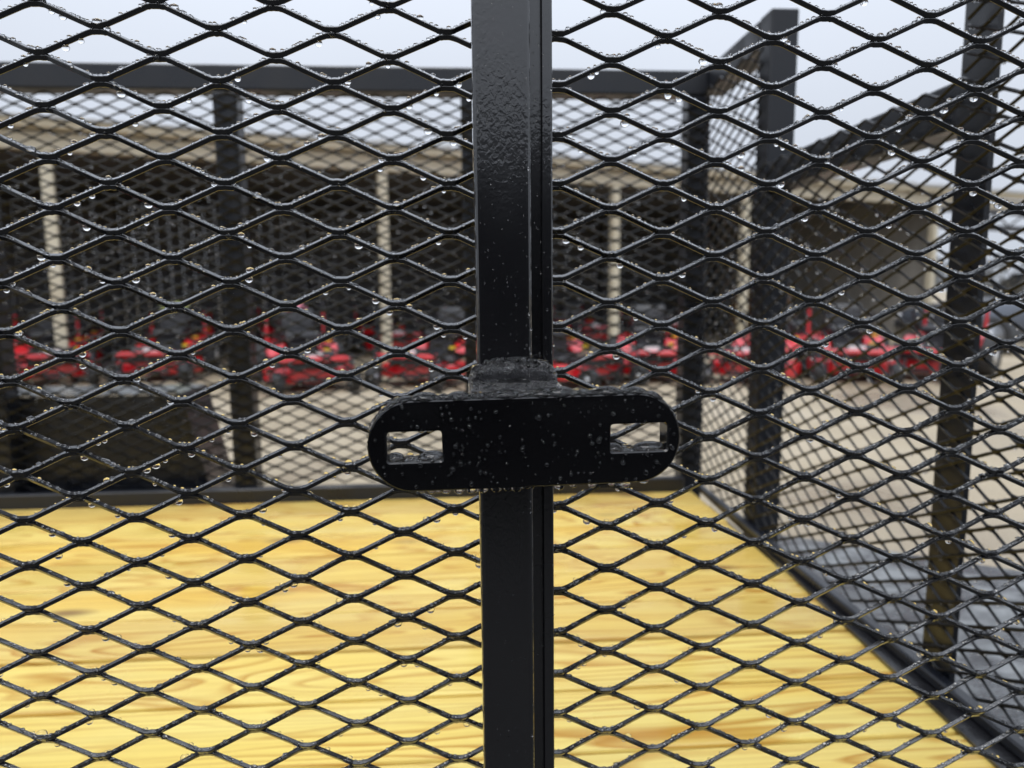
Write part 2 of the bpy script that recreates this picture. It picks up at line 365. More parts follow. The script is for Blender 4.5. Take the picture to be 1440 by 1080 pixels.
# droplets on the near mesh: small beads on top of the strands, larger ones hanging below
cen, rad, hc, hr, flm = [], [], [], [], []
for q in range(q0, q1+1):
    if q < -24 or q > 18: continue
    s = -.52
    while s < .55:
        dens = .0014 if s > .12 else .0019
        s += rng.exponential(dens)+.0011
        n_, z_ = at(s, q)
        r = abs(rng.normal(.00058, .00034))+.00042
        if rng.random() < .06: r *= 1.7
        off = rng.uniform(-.9, 1.1)*.0013
        cen.append((s, -(n_ + av[0]*.0017 + off*bv[0]), z_ + av[1]*.0019 + off*bv[1] + .25*r)); rad.append((r*rng.uniform(1., 1.45), r*1.05, r*rng.uniform(.8, 1.05)))
    s = -.52
    while s < .55:
        s += rng.exponential(.06 if s < .05 else .13)+.004
        n_, z_ = at(s, q); r = rng.uniform(.0014, .0026)
        hc.append((s, -(n_ - av[0]*.0018 + rng.uniform(-.4, .8)*.0012), z_ - av[1]*.0018 - .55*r)); hr.append((r*rng.uniform(1., 1.35), r, r*rng.uniform(.9, 1.15)))
blobs('water_beads', cen, rad, ns_, 1, TO); blobs('hanging_drops', hc, hr, ns_, 2, TO)
# water films held in the acute corners beside the knuckles
# centre tube, slightly racked like the real one, and the lip along its right edge
def slab(xl0, xr0, xl1, xr1, y0, y1, z0, z1, bev):
    b_ = B(); bm = b_.bm
    vs = [bm.verts.new(p) for p in ((xl0,y0,z0),(xr0,y0,z0),(xr0,y1,z0),(xl0,y1,z0),(xl1,y0,z1),(xr1,y0,z1),(xr1,y1,z1),(xl1,y1,z1))]
    fs = [bm.faces.new([vs[i] for i in f]) for f in ((0,1,2,3),(4,5,6,7),(0,1,5,4),(1,2,6,5),(2,3,7,6),(3,0,4,7))]
    es = [e for e in bm.edges if abs(e.verts[0].co.z-e.verts[1].co.z) > .1]
    bmesh.ops.bevel(bm, geom=es, offset=bev, segments=4, affect='EDGES', profile=.5); return b_
post = slab(-.0195, .0172, -.0225, .0152, -.040, -.0035, ZD-.03, .585, .0035).build('post', 'black_gloss', ns_, False, None, TO)
slab(.0165, .0300, .0146, .0281, -.0235, -.0042, ZD-.03, .585, .001).build('edge_strip', 'black_gloss', ns_, False, None, TO)
slab(.0247, .0330, .0228, .0303, -.0285, -.0046, ZD-.03, .585, .0018).build('edge_strip', 'black_gloss', ns_, False, None, TO)
for xa in (-1.31, -.66): B().box(xa, xa+.038, -.040, -.0035, ZD-.03, .585, .003, 2).build('post', 'black_gloss', ns_, False, None, TO)
for xa in (X0, X1-.0): B().box(xa, xa+.06, -.052, .008, -.60, .649, .004, 2).build('post', 'black_rail', ns_, False, None, TO)
B().box(X0+.06, X1, -.050, .012, .586, .649, .004, 2).build('top_rail', 'black_rail', ns_, False, None, TO)
B().box(X0+.06, X1, -.048, .012, -.61, -.548, .003, 1).build('bottom_rail', 'black_rail', ns_, False, None, TO)
# tiny mist droplets on the post front
pc, pr = [], []
for _ in range(330):
    z = rng.uniform(-.02, .24) if rng.random() < .75 else rng.uniform(-.3, -.08)
    x = rng.uniform(-.019, .0145) if rng.random() < .7 else rng.uniform(.018, .031)
    fr_ = (.24-z)/.5*.0025
    r = abs(rng.normal(.0003, .00016))+.00014
    if -.012 < z < .04 and x > 0 and rng.random() < .5: r *= 1.6
    y = -.0401 if x < .0155 else (-.0286 if x > .0245 else -.0237)
    pc.append((x+fr_, y, z)); pr.append((r, r*.6, r*1.1))
blobs('mist_drops', pc, pr, ns_, 1, TO)

# --- bracket welded to the centre post
br = group_part('bracket', tr)
PY0, PY1 = -.0850, -.0665      # plate front and back
pcx, pcz, phw, phh, tilt = .0075, -.0500, .0965, .0282, R(.9)
def rot(p): x, z = p; return (pcx + x*math.cos(tilt) - z*math.sin(tilt), pcz + x*math.sin(tilt) + z*math.cos(tilt))
def plate_outline(inset=0.):
    hw, hh = phw-inset, phh-inset; rr = hh*.98; pts = []
    for cx, a0 in ((hw-rr, -90), (-(hw-rr), 90)):
        for k in range(25): a = R(a0+180*k/24); pts.append((cx+rr*math.cos(a), (hh)*math.sin(a)))
    return pts
holes = [(-.0846, -.0513, -.0095, .0094), (.0527, .0883, -.0083, .0094)]   # x0,x1,z0,z1 in plate coordinates
def build_plate():
    bm = bmesh.new()
    # planar face with two slots: triangulated fill
    def loop(pts, y): vs = [bm.verts.new((rot(p)[0], y, rot(p)[1])) for p in pts]; return vs, [bm.edges.new((vs[i], vs[(i+1) % len(vs)])) for i in range(len(vs))]
    def slot(h, g=0.):
        x0, x1, z0, z1 = h; x0 -= g; x1 += g; z0 -= g; z1 += g; r = .0022; pts = []
        for cx, cz, a0 in ((x1-r, z0+r, -90), (x1-r, z1-r, 0), (x0+r, z1-r, 90), (x0+r, z0+r, 180)):
            for k in range(5): a = R(a0+90*k/4); pts.append((cx+r*math.cos(a), cz+r*math.sin(a)))
        return pts
    bv_ = .0009
    layers = []
    for y, ins in ((PY0, bv_), (PY0+bv_, 0.), (PY1-bv_, 0.), (PY1, bv_)):
        layers.append([loop(plate_outline(ins), y)] + [loop(slot(h, ins), y) for h in holes])
    for A, C in zip(layers, layers[1:]):
        for (va, _), (vc, _) in zip(A, C):
            n = len(va)
            for i in range(n): bm.faces.new((va[i], va[(i+1) % n], vc[(i+1) % n], vc[i]))
    for Lr in (layers[0], layers[-1]):
        bmesh.ops.triangle_fill(bm, edges=[e for _, es in Lr for e in es], use_beauty=True)
    bmesh.ops.recalc_face_normals(bm, faces=bm.faces)
    bmesh.ops.translate(bm, verts=bm.verts, vec=[-a for a in TO])
    me = bpy.data.meshes.new('plate'); bm.to_mesh(me); bm.free()
    return link('plate', me, 'black_plate', br)
build_plate()
# lumpy weld filling the gap between the plate and the tube
bm = bmesh.new(); nx, ny = 60, 34
from mathutils import noise as mnoise
def weld_pt(i, j):
    u = i/(nx-1); v = j/(ny-1)                       # u across, v from plate to post and up
    x = -.0245 + .055*u
    if v < .62: y = PY1-.001 + (-.0405-PY1)*(v/.62); z = -.0205 + .0035*(v/.62)
    else: w = (v-.62)/.38; y = -.0405 + .0008*w; z = -.0170 + .0150*w - .006*abs(2*u-1)**3
    hump = .0035*math.exp(-((v-.78)/.10)**2) - .0042*math.exp(-((v-.58)/.09)**2-((u-.55)/.34)**2)
    nn = mnoise.noise(Vector((x*260, y*260, z*260)))*.0009
    d = hump+nn
    return (x + .0012*mnoise.noise(Vector((v*9, 3.1, u*2)))*(1 if u in (0., 1.) else .3), y - d*.75, z + d*.65)
vs = [[bm.verts.new(weld_pt(i, j)) for j in range(ny)] for i in range(nx)]
for i in range(nx-1):
    for j in range(ny-1): bm.faces.new((vs[i][j], vs[i+1][j], vs[i+1][j+1], vs[i][j+1]))
for side in (0, nx-1):   # flanks down to the underside
    lo = [bm.verts.new((v.co.x + (-.0012 if side == 0 else .0012), v.co.y+.002, -.058)) for v in vs[side]]
    mid = [bm.verts.new((v.co.x + (-.0025 if side == 0 else .0025)+.0008*mnoise.noise(v.co*700), v.co.y+.0012, v.co.z-.007)) for v in vs[side]]
    for j in range(ny-1):
        bm.faces.new((vs[side][j], vs[side][j+1], mid[j+1], mid[j])); bm.faces.new((mid[j], mid[j+1], lo[j+1], lo[j]))
bmesh.ops.recalc_face_normals(bm, faces=bm.faces); bmesh.ops.translate(bm, verts=bm.verts, vec=[-a for a in TO])
me = bpy.data.meshes.new('weld_bead'); bm.to_mesh(me); bm.free(); link('weld_bead', me, 'weld', br, True)
B().box(-.020, .026, PY1-.0005, -.039, -.075, -.030, .002, 1).build('standoff', 'black_plate', br, False, None, TO)
# drops on the weld
wc, wr = [], []
for _ in range(1900):
    i, j = rng.integers(0, nx), rng.integers(0, ny)
    if .42 < j/ny < .74 and .25 < i/nx < .85 and rng.random() < .6: continue
    p = weld_pt(i, j); r = abs(rng.normal(.0005, .00028))+.0004
    wc.append((p[0]+rng.normal(0, .0004), p[1]-.0002, p[2]+.0002)); wr.append((r*1.1, r, r*.9))
for _ in range(260):
    z = rng.uniform(-.045, -.018); y = rng.uniform(PY1, -.04); sd = rng.integers(0, 2); r = abs(rng.normal(.0004, .0002))+.0002
    wc.append(((-.0268 if sd == 0 else .0330), y, z)); wr.append((r*.8, r, r))
blobs('weld_drops', wc, wr, br, 1, TO)
# drops on the plate
def plate_top(x):      # z of the upper edge at plate coordinate x
    rr = phh*.98; e = max(0, abs(x)-(phw-rr)); return math.sqrt(max(0, 1-(e/rr)**2))*phh
fc_, fr2 = [], []
tries = 0
while len(fc_) < 230 and tries < 4000:
    tries += 1
    x, z = rng.uniform(-phw, phw), rng.uniform(-phh, phh)
    if abs(z) > plate_top(x)-.0015: continue
    if any(h[0]-.001 < x < h[1]+.001 and h[2]-.001 < z < h[3]+.001 for h in holes): continue
    if -.01 < x < .012 and rng.random() < .5: continue
    r = .00035 + abs(rng.normal(0, .00062)); r = min(r, .0022)
    p = rot((x, z)); fc_.append((p[0], PY0-.3*r, p[1])); fr2.append((r*rng.uniform(.8, 1.2), r*1.15, r*rng.uniform(.8, 1.2)))
for _ in range(1700):      # mist on the upper edge and rounded ends
    x = rng.uniform(-phw, phw); z = plate_top(x); r = abs(rng.normal(.00055, .00035))+.00025
    if rng.random() < .35: r *= 1.5
    p = rot((x, z)); fc_.append((p[0], rng.uniform(PY0+.001, PY1), p[1]+.2*r)); fr2.append((r*1.15, r*1.1, r*.85))
for h in holes:            # droplets inside the slots
    for _ in range(60):
        x = rng.uniform(h[0], h[1]); r = abs(rng.normal(.0006, .0003))+.0003
        p = rot((x, h[2])); fc_.append((p[0], rng.uniform(PY0+.001, PY1), p[1]+.2*r)); fr2.append((r*1.2, r, r*.8))
blobs('plate_drops', fc_, fr2, br, 2, TO)
hc, hr = [], []
x = -.068
while x < .075:
    r = rng.uniform(.0017, .0031); x += r*1.3 + rng.uniform(.0, .0045 if x < .0 else .011)
    p = rot((x, -plate_top(x))); hc.append((p[0], rng.uniform(PY0+.002, PY0+.008), p[1]-.35*r)); hr.append((r*1.1, r, r*rng.uniform(.85, 1.2)))
for h in holes:
    for fx in (.3, .62, .78): 
        r = rng.uniform(.0013, .0020); p = rot((h[0]+(h[1]-h[0])*fx, h[3])); hc.append((p[0], PY0+.006, p[1]-.2*r)); hr.append((r*1.2, r, r))
blobs('hanging_drops', hc, hr, br, 3, TO)
bigd = [(-.0610, .0088, .0042), (-.0400, .0078, .0040), (-.0105, .0086, .0043), (.0110, .0078, .0040), (.0225, .0092, .0050), (.0520, .0088, .0042),
        (.0695, .0056, .0034), (.0815, .0046, .0028), (-.0735, .0044, .0028), (-.0815, .0034, .0024), (.0365, .0038, .0027), (-.0250, .0034, .0024), (.0620, .0032, .0024)]
v3, f3 = ico(4)
for (x, rx, rz_) in bigd:
    z = plate_top(x); p = rot((x, z)); vv = v3*np.array([rx, .0070, rz_])
    vv[:, 2] = np.where(vv[:, 2] < 0, vv[:, 2]*.25, vv[:, 2]); cc = np.array([p[0], PY0+.0066, p[1]+.0002])
    # follow the edge on the rounded ends
    sl = 0. if abs(x) < phw-phh else -math.copysign(math.atan2(abs(x)-(phw-phh), z), x)
    ca, sa = math.cos(sl), math.sin(sl); vv = np.stack([vv[:, 0]*ca - vv[:, 2]*sa, vv[:, 1], vv[:, 0]*sa + vv[:, 2]*ca], 1)
    link('water_drop', big_mesh('water_drop', vv+cc-np.array(TO), f3), 'water', br, True)
for h, parts in ((holes[0], ((.12, .0060, .0046), (.80, .0090, .0050))), (holes[1], ((.10, .0052, .0042), (.74, .0110, .0044)))):
    for fx, rx, rz_ in parts:   # pooled water in the slot bottoms
        p = rot((h[0]+(h[1]-h[0])*fx, h[2])); vv = v3*np.array([rx, .0062, rz_]); vv[:, 2] = np.where(vv[:, 2] < 0, vv[:, 2]*.15, vv[:, 2])
        link('water_drop', big_mesh('water_drop', vv+np.array([p[0], (PY0+PY1)/2-.001, p[1]+.0001])-np.array(TO), f3), 'water', br, True)

# --- far side panel
fs_ = group_part('side_panel', tr)
nd = aty(61, 127, YF)
far_map = lambda V: np.stack([V[:, 0], YF-V[:, 1], V[:, 2]], 1)
_, atf, (f0, f1), af, bf = expanded(X0+.05, .645, -.495, .584, nd[0], nd[2], far_map, 'expanded_metal_sheet', fs_, 'dull_mesh', wd=.0041, t=.0037, oct_=False)
cen, rad = [], []
for q in range(f0, f1+1):
    s = -1.6
    while s < .64:
        s += rng.exponential(.034)+.004; n_, z_ = atf(s, q); r = rng.uniform(.0010, .0025); dn = rng.random() < .6
        cen.append((s, YF-n_-.001, z_ + (-.0026-.3*r if dn else .0024))); rad.append((r*1.1, r, r))
blobs('water_beads', cen, rad, fs_, 1, TO)
for xa, xb in ((X0, X0+.063), (-1.325, -1.262), (-.674, -.611), (-.025, .038), (.597, .660)):
    B().box(xa, xb, YF+.008, YF+.070, -.60, .5735 if xb < .6 and xa > X0 else .575, .004, 2).build('post', 'black_rail', fs_, False, None, TO)
B().box(X0, .652, YF+.004, YF+.068, .5755, .6395, .004, 2).build('top_rail', 'black_rail', fs_, False, None, TO)
B().box(X0, .60, YF-.022, YF+.006, -.56, -.488, .003, 1).build('bottom_rail', 'black_rail', fs_, False, None, TO)

# --- front end panel: tall, low, tall
fp = group_part('end_panel', tr)
XM = .637
nd = atx(1144.9, 633.6, XM)
end_map = lambda V: np.stack([XM-V[:, 1], V[:, 0], V[:, 2]], 1)
ends = []
for (ya, yb, zt) in ((1.085, 1.462, .592), (.425, 1.085, .325), (.004, .425, .592)):
    o, ate, (e0, e1), ae, be = expanded(ya, yb, -.50, zt, nd[1], nd[2], end_map, 'expanded_metal_sheet', fp, 'dull_mesh', wd=.0042, t=.0038, oct_=True)
    ends.append((ya, yb, ate, e0, e1))
cen, rad = [], []
for ya, yb, ate, e0, e1 in ends:
    for q in range(e0, e1+1):
        s = ya
        while s < yb:
            s += rng.exponential(.03)+.003; n_, z_ = ate(s, q); r = rng.uniform(.0008, .0022); dn = rng.random() < .6
            if s < yb: cen.append((XM-n_-.001, s, z_ + (-.0026-.3*r if dn else .0024))); rad.append((r, r*1.1, r))
blobs('water_beads', cen, rad, fp, 1, TO)
B().box(.650, .712, 1.140, YF+.06, .586, .649, .004, 2).build('top_rail', 'black_rail', fp, False, None, TO)
B().box(.650, .712, 1.073, 1.137, -.60, .651, .004, 2).build('post', 'black_rail', fp, False, None, TO)
B().box(.652, .706, .453, 1.071, .262, .327, .004, 2).build('middle_rail', 'black_rail', fp, False, None, TO)
B().prism([(.650,.390),(.658,.390),(.658,.447),(.664,.447),(.664,.452),(.650,.452)], 'z', -.60, .651).build('post', 'black_rail', fp, False, None, TO)
B().box(.650, .712, .010, .388, .586, .649, .004, 2).build('top_rail', 'black_rail', fp, False, None, TO)
B().box(.628, .648, .014, YF-.024, -.5195, -.503, .003, 1).build('bottom_rail', 'black_rail', fp, False, None, TO)

# --- deck boards
nb = 10; y0_ = .016; bw = (1.445-y0_)/nb
pm = B().box(X0+.03, .622, .0036, bw-.0036, -.036, 0, .004, 2).build('plank', 'pine', me_only=True)
for i in range(nb):
    o = bpy.data.objects.new('plank', pm); col.objects.link(o); o.parent = tr
    o.location = (-TO[0] + rng.uniform(-.004, .004), y0_+i*bw-TO[1], ZD-TO[2]+rng.uniform(-.0012, .0012))
# steel under and around the deck
fr_ = B().prism([(.588,.013),(.660,.013),(.660,YF-.026),(.640,YF-.026)], 'z', ZD+.0015, ZD+.0065)
fr_.build('deck_angle', 'wet_dark', tr, False, None, TO)
B().box(X0, .66, YF-.018, YF+.07, -.665, -.602, .003).build('frame_rail', 'black_rail', tr, False, None, TO)
B().box(X0, .66, -.052, .012, -.675, -.612, .003).build('frame_rail', 'black_rail', tr, False, None, TO)
B().box(.662, .712, -.05, YF+.068, -.665, -.6005, .003).build('frame_rail', 'black_rail', tr, False, None, TO)
for xa in np.arange(X0+.02, .6, .56): B().box(xa, xa+.05, .014, YF-.02, -.63, -.566, .003).build('cross_member', 'black_rail', tr, False, None, TO)
# tongue: plate over an A-frame, coupler and jack
B().prism([(.735,.235),(1.49,.735),(.735,1.232)], 'z', -.5855, -.580).build('tongue_plate', 'wet_sheen_plate', tr, False, None, TO)
B().tube([(.70,.21,-.620),(1.62,.79,-.622)], .030, 4).build('tongue_beam', 'black_rail', tr, False, None, TO)
B().tube([(.70,1.256,-.620),(1.62,.676,-.622)], .030, 4).build('tongue_beam', 'black_rail', tr, False, None, TO)
B().box(1.58, 1.86, .70, .766, -.65, -.585, .012, 2).build('coupler', 'black_rail', tr, False, None, TO)
jk = B().tube([(1.40,.69,-.30),(1.40,.69,-.80)], .030, 12).build('jack', 'black_rail', tr, False, None, TO)
B().tube([(1.40,.69,-.79),(1.40,.69,-1.04)], .022, 12).build('jack_leg', 'grey_metal', jk, False, None, TO)
B().box(1.33, 1.47, .62, .76, -1.05, -1.035, .003).build('jack_foot', 'dark_metal', jk, False, None, TO)
B().tube([(1.40,.69,-.30),(1.40,.69,-.27),(1.40,.56,-.27),(1.40,.56,-.20)], .010, 8).build('crank_handle', 'dark_metal', jk, False, None, TO)
# fenders and wheels
def fender(y0, y1, yin):
    fo = group_part('fender', tr); t = .004; xa, xb, za = -1.75, -.83, -.229
    B().box(xa, xb, y0, y1, za-t, za, .0015).build('top_plate', 'wet_sheen_plate', fo, False, None, TO)
    B().prism([(xb, za-.0045), (xb+t, za-.0015), (xb+.088, -.60), (xb+.084, -.60)], 'y', y0, y1).build('end_plate', 'wet_dark', fo, False, None, TO)
    B().prism([(xa, za-.0045), (xa-t, za-.0015), (xa-.088, -.60), (xa-.084, -.60)], 'y', y0, y1).build('end_plate', 'wet_sheen_plate', fo, False, None, TO)
    B().prism([(xa, za-.006), (xb, za-.006), (xb+.082, -.59), (xa-.082, -.59)], 'y', yin, yin+.004).build('side_plate', 'black_rail', fo, False, None, TO)
fender(1.541, 1.745, 1.5435); fender(-.275, -.058, -.0645)
wheel_me = None
def wheel_parts(c, parent, r=.335, w=.19, rr=.19, off=(0,0,0)):
    ty = B().lathe([(-w/2+.02, rr), (-w/2, rr+.03), (-w/2, r-.04), (-w/2+.03, r-.006), (0, r), (w/2-.03, r-.006), (w/2, r-.04), (w/2, rr+.03), (w/2-.02, rr)], c, 'y', 28).build('tyre', 'rubber', parent, True, None, off)
    B().lathe([(-w/2+.035, rr-.002), (-w/2+.025, rr-.01), (-w/2+.07, rr-.05), (-w/2+.06, .05), (-w/2+.03, .045), (w/2-.03, .045), (w/2-.06, .05), (w/2-.07, rr-.05), (w/2-.025, rr-.01), (w/2-.035, rr-.002)], c, 'y', 24).build('rim', 'white_decal', parent, True, None, off)
for yc in (1.648, -.172):
    wo_ = group_part('wheel', tr); wheel_parts((-1.29, yc, GZ+.335), wo_, off=TO)
B().tube([(-1.29, -.09, GZ+.335), (-1.29, 1.56, GZ+.335)], .035, 10).build('axle', 'black_rail', tr, False, None, TO)
for yc in (.0, 1.45): B().box(-1.55, -1.03, yc, yc+.045, GZ+.372, GZ+.40, .004).build('leaf_spring', 'dark_metal', tr, False, None, TO)

# ================================================================ open equipment shed
TH = math.atan(.358)
SH = thing('open_shed', 'long open-fronted shed with cream posts, beige eave and dark interior', 'shed', (-1.15, 10.282, GZ), TH)
UA, UB, DEP, EV = -11., 19., 7.21, 3.34
for u in (-8.3, -4.2, 0., 4.0, 6.82, 11.97, 16.0): B().box(u-.068, u+.068, .01, .15, 0, EV-.452, .012, 2).build('post', 'cream_steel', SH)
for u in (-8.3, -4.2, 0., 4.0, 8.0, 11.97, 16.0): B().box(u-.07, u+.07, DEP-.16, DEP-.02, 0, EV-.2, .01).build('post', 'shade_timber', SH)
B().box(UA, UB, -.06, -.02, EV-.22, EV-.09, .006).build('fascia', 'beige_trim', SH)
B().prism([(-.15,EV-.12),(-.062,EV-.12),(-.062,EV-.20),(-.13,EV-.20)], 'x', UA, UB).build('gutter', 'beige_trim', SH)
B().box(UA, UB, .0, .14, EV-.45, EV-.235, .008).build('header_beam', 'beige_trim', SH)
# roof: standing-seam sheets laid side by side
rm = B()
ridge_y, ridge_z = DEP/2, EV+.55
rf = group_part('roof', SH)
def roof_sheet(ya, za, yb, zb):
    b_ = B(); b_.prism([(ya,za),(yb,zb),(yb,zb+.03),(ya,za+.03)], 'x', 0, .995); b_.prism([(ya,za+.03),(yb,zb+.03),(yb,zb+.07),(ya,za+.07)], 'x', .955, .995)
    return b_.build('roof_sheet', 'roof_sheet', me_only=True)
for me in (roof_sheet(-.17, EV-.105, ridge_y, ridge_z), roof_sheet(ridge_y+.002, ridge_z, DEP+.4, EV)):
    for k in range(int(UB-UA)):
        o = bpy.data.objects.new('roof_sheet', me); col.objects.link(o); o.parent = rf; o.location = (UA+k, 0, 0)
# back wall: boards coloured dark for indoor shade, then grey sheet panels in the last bay; open beyond
bw_ = group_part('back_wall', SH)
pme = B().box(0, .235, 0, .03, 0, EV-.05, .004).build('board', 'shade_timber', me_only=True)
u = UA
while u < 12.0:
    o = bpy.data.objects.new('board', pme); col.objects.link(o); o.parent = bw_; o.location = (u, DEP+rng.uniform(0, .008), 0); u += .24
pts = []
for k in range(10): pts += [(k*.1, 0), (k*.1+.03, 0), (k*.1+.045, -.03), (k*.1+.085, -.03)]
pts += [(1.0, 0)]
pme = B().prism(pts + [(x, y+.006) for x, y in pts[::-1]], 'z', 0, EV-.05).build('sheet_panel', 'grey_sheet', me_only=True)
ew = group_part('end_wall', SH)
for k in range(7):
    o = bpy.data.objects.new('sheet_panel', pme); col.objects.link(o); o.parent = ew; o.location = (12.10, .22+k*1.005, 0); o.rotation_euler = (0, 0, math.pi/2)
ce = group_part('added_dark_ceiling', SH)  # dark ceiling added to keep the space under the eave in shade
cme = B().box(0, .995, .15, DEP-.01, -.02, 0, .004).build('added_ceiling_board', 'shade_timber', me_only=True)
u = UA
while u < 12.0:
    o = bpy.data.objects.new('added_ceiling_board', cme); col.objects.link(o); o.parent = ce; o.location = (u, 0, EV-.22); u += 1.0
pme2 = B().box(-.02, .02, 0, DEP, 0, EV-.05, .004).build('end_wall', 'shade_timber', me_only=True)
o = bpy.data.objects.new('end_wall', pme2); col.objects.link(o); o.parent = SH; o.location = (UA+.05, 0, 0)
# open lattice girder over the bays beyond the end wall
gd = group_part('lattice_girder', SH)
B().box(12.21, UB, .04, .12, EV-.92, EV-.80, .004).build('bottom_chord', 'dark_metal', gd)
B().box(12.21, UB, .04, .12, EV-.56, EV-.47, .004).build('top_chord', 'dark_metal', gd)
k = 0; x = 12.5
while x < UB-.6:
    B().tube([(x, .08, EV-.81), (x+.5, .08, EV-.55)] if k % 2 == 0 else [(x, .08, EV-.55), (x+.5, .08, EV-.81)], .022, 6).build('web', 'dark_metal', gd); x += .5; k += 1

# ================================================================ ride-on mowers
def make_mower():
    t = thing('ride_on_mower', 'red ride-on mower parked in the row before the open shed', 'mower')
    # forward is -y
    dk = B().prism([(-.58,-.62),(-.50,-.80),(-.25,-.90),(.25,-.90),(.50,-.80),(.58,-.62),(.55,-.28),(.30,-.12),(-.30,-.12),(-.55,-.28)], 'z', .11, .31, .04, 3).build('mower_deck', 'red_paint', t)
    for x, y in ((-.36,-.50),(0,-.58),(.36,-.50)): B().lathe([(0,.085),(.05,.08),(.075,.05),(.08,.02)], (x,y,.312), 'z', 14).build('spindle_cover', 'black_plastic', dk, True)
    B().box(-.20, .20, -.925, -.885, .13, .18, .004).build('deck_trim', 'dark_metal', dk)
    B().prism([(-.58,-.66),(-.80,-.60),(-.82,-.36),(-.57,-.30)], 'z', .15, .21, .01, 1).build('discharge_chute', 'black_plastic', dk)
    B().box(-.30, .30, -.98, .78, .30, .37, .015, 2).build('frame', 'black_plastic', t)
    B().tube([(-.46,-1.02,.42),(.46,-1.02,.42)], .035, 8).build('front_axle', 'red_paint', t)
    for sx in (-1, 1):
        w = group_part('front_wheel', t)
        B().lathe([(-.06,.06),(-.07,.09),(-.065,.135),(0,.15),(.065,.135),(.07,.09),(.06,.06)], (sx*.46,-1.10,.15), 'x', 20).build('tyre', 'rubber', w, True)
        B().lathe([(-.062,.065),(-.04,.05),(-.03,.02),(.03,.02),(.04,.05),(.062,.065)], (sx*.46,-1.10,.15), 'x', 14).build('rim', 'grey_metal', w, True)
        B().tube([(sx*.46-.095,-1.10,.15),(sx*.46-.095,-1.07,.33),(sx*.46+.095,-1.07,.33),(sx*.46+.095,-1.10,.15)], .018, 6).build('caster_fork', 'black_plastic', w)
        B().tube([(sx*.46,-1.05,.33),(sx*.46,-1.02,.47)], .03, 8).build('pivot', 'dark_metal', w)
        w = group_part('drive_wheel', t)
        B().lathe([(-.12,.13),(-.14,.16),(-.14,.24),(-.11,.275),(0,.285),(.11,.275),(.14,.24),(.14,.16),(.12,.13)], (sx*.47,.46,.285), 'x', 26).build('tyre', 'rubber', w, True)
        B().lathe([(-.125,.135),(-.08,.11),(-.06,.04),(.06,.04),(.08,.11),(.125,.135)], (sx*.47,.46,.285), 'x', 18).build('rim', 'white_decal', w, True)
        B().prism([(-.12,.40),(.05,.56),(.62,.60),(.72,.52),(.70,.44),(.05,.42)], 'x', sx*.34-.13, sx*.34+.13, .025, 2).build('fender', 'red_paint', t)
        
        B().tube([(sx*.30,.05,.55),(sx*.31,-.02,.78),(sx*.30,-.20,.92),(sx*.12,-.24,.95),(sx*.04,-.24,.95)], .016, 7).build('control_lever', 'black_plastic', t, True)
        B().tube([(sx*.40,.62,.50),(sx*.40,.66,.96)], .022, 4).build('roll_bar_post', 'red_paint', t)
    B().tube([(-.40,.66,.96),(-.38,.70,1.62),(-.30,.71,1.70),(.30,.71,1.70),(.38,.70,1.62),(.40,.66,.96)], .024, 6).build('roll_bar', 'black_plastic', t)
    B().box(-.28, .28, -.90, -.30, .375, .395, .006).build('foot_plate', 'black_plastic', t)
    B().prism([(-.92,.39),(-.98,.44),(-.95,.52),(-.90,.52)], 'x', -.27, .27, .008, 1).build('foot_guard', 'black_plastic', t)
    B().box(-.10, .10, -.985, -.955, .43, .50).build('front_badge', 'white_decal', t)
    st = B().box(-.235, .235, -.08, .40, .60, .72, .045, 3).build('seat', 'seat_vinyl', t, True)
    B().prism([(.33,.66),(.43,.68),(.50,1.00),(.45,1.04),(.39,1.01)], 'x', -.225, .225, .035, 3).build('seat_back', 'seat_vinyl', st, True)
    for sx in (-1, 1): B().box(sx*.27-.03, sx*.27+.03, .06, .38, .84, .88, .015, 2).build('armrest', 'seat_vinyl', st)
    B().box(-.18, .18, -.02, .36, .37, .60, .01).build('seat_base', 'dark_metal', t)
    en = B().box(-.27, .27, .64, 1.02, .40, .78, .05, 3).build('engine', 'black_plastic', t, True)
    B().lathe([(0,.16),(.04,.16),(.06,.13)], (0,.83,.78), 'z', 18).build('engine_cover', 'dark_metal', en, True)
    B().tube([(-.24,1.06,.55),(.24,1.06,.55)], .055, 10).build('muffler', 'chrome', en, True)
    B().tube([(-.40,1.08,.34),(.40,1.08,.34)], .03, 6).build('bumper', 'black_plastic', t)
    B().box(.25, .33, -.26, -.22, .44, .50).build('warning_label', 'yellow_decal', t)
    for sx in (-1, 1): B().lathe([(0,.05),(.02,.045)], (sx*.36, .10, .575), 'z', 10).build('fuel_cap', 'yellow_decal' if sx > 0 else 'black_plastic', t)
    return t
proto = make_mower()
def gp(u, v): p = atz(u, v, GZ); return p
front = [(8, 548), (188, 543), (400, 556), (617, 553), (800, 551), (955, 547), (1128, 547), (1268, 545), (1402, 543)]
yaws = [30, 8, 20, -24, 34, -14, -40, -22, -52]
mowers = []
for i, ((u, v), a) in enumerate(zip(front, yaws)):
    o = proto if i == 0 else copy_tree(proto)
    if i in (1, 3, 4, 5, 6, 7, 8):
        for ch in list(o.children):
            if ch.name.split('.')[0] == 'roll_bar': bpy.data.objects.remove(ch)
    if i in (3, 5, 7):
        for ch in list(o.children):
            if ch.name.split('.')[0] == 'roll_bar_post': bpy.data.objects.remove(ch)
    p = atz(u, v, GZ); o.location = (p[0], p[1]+1.0+(0, .15, 0, .25, -.05, .3, 0, .2, .05)[i], GZ); o.rotation_euler = (0, 0, R(a)); o.scale = (.9, .9, .9); o['group'] = 'mowers in the row before the shed'; mowers.append(o)
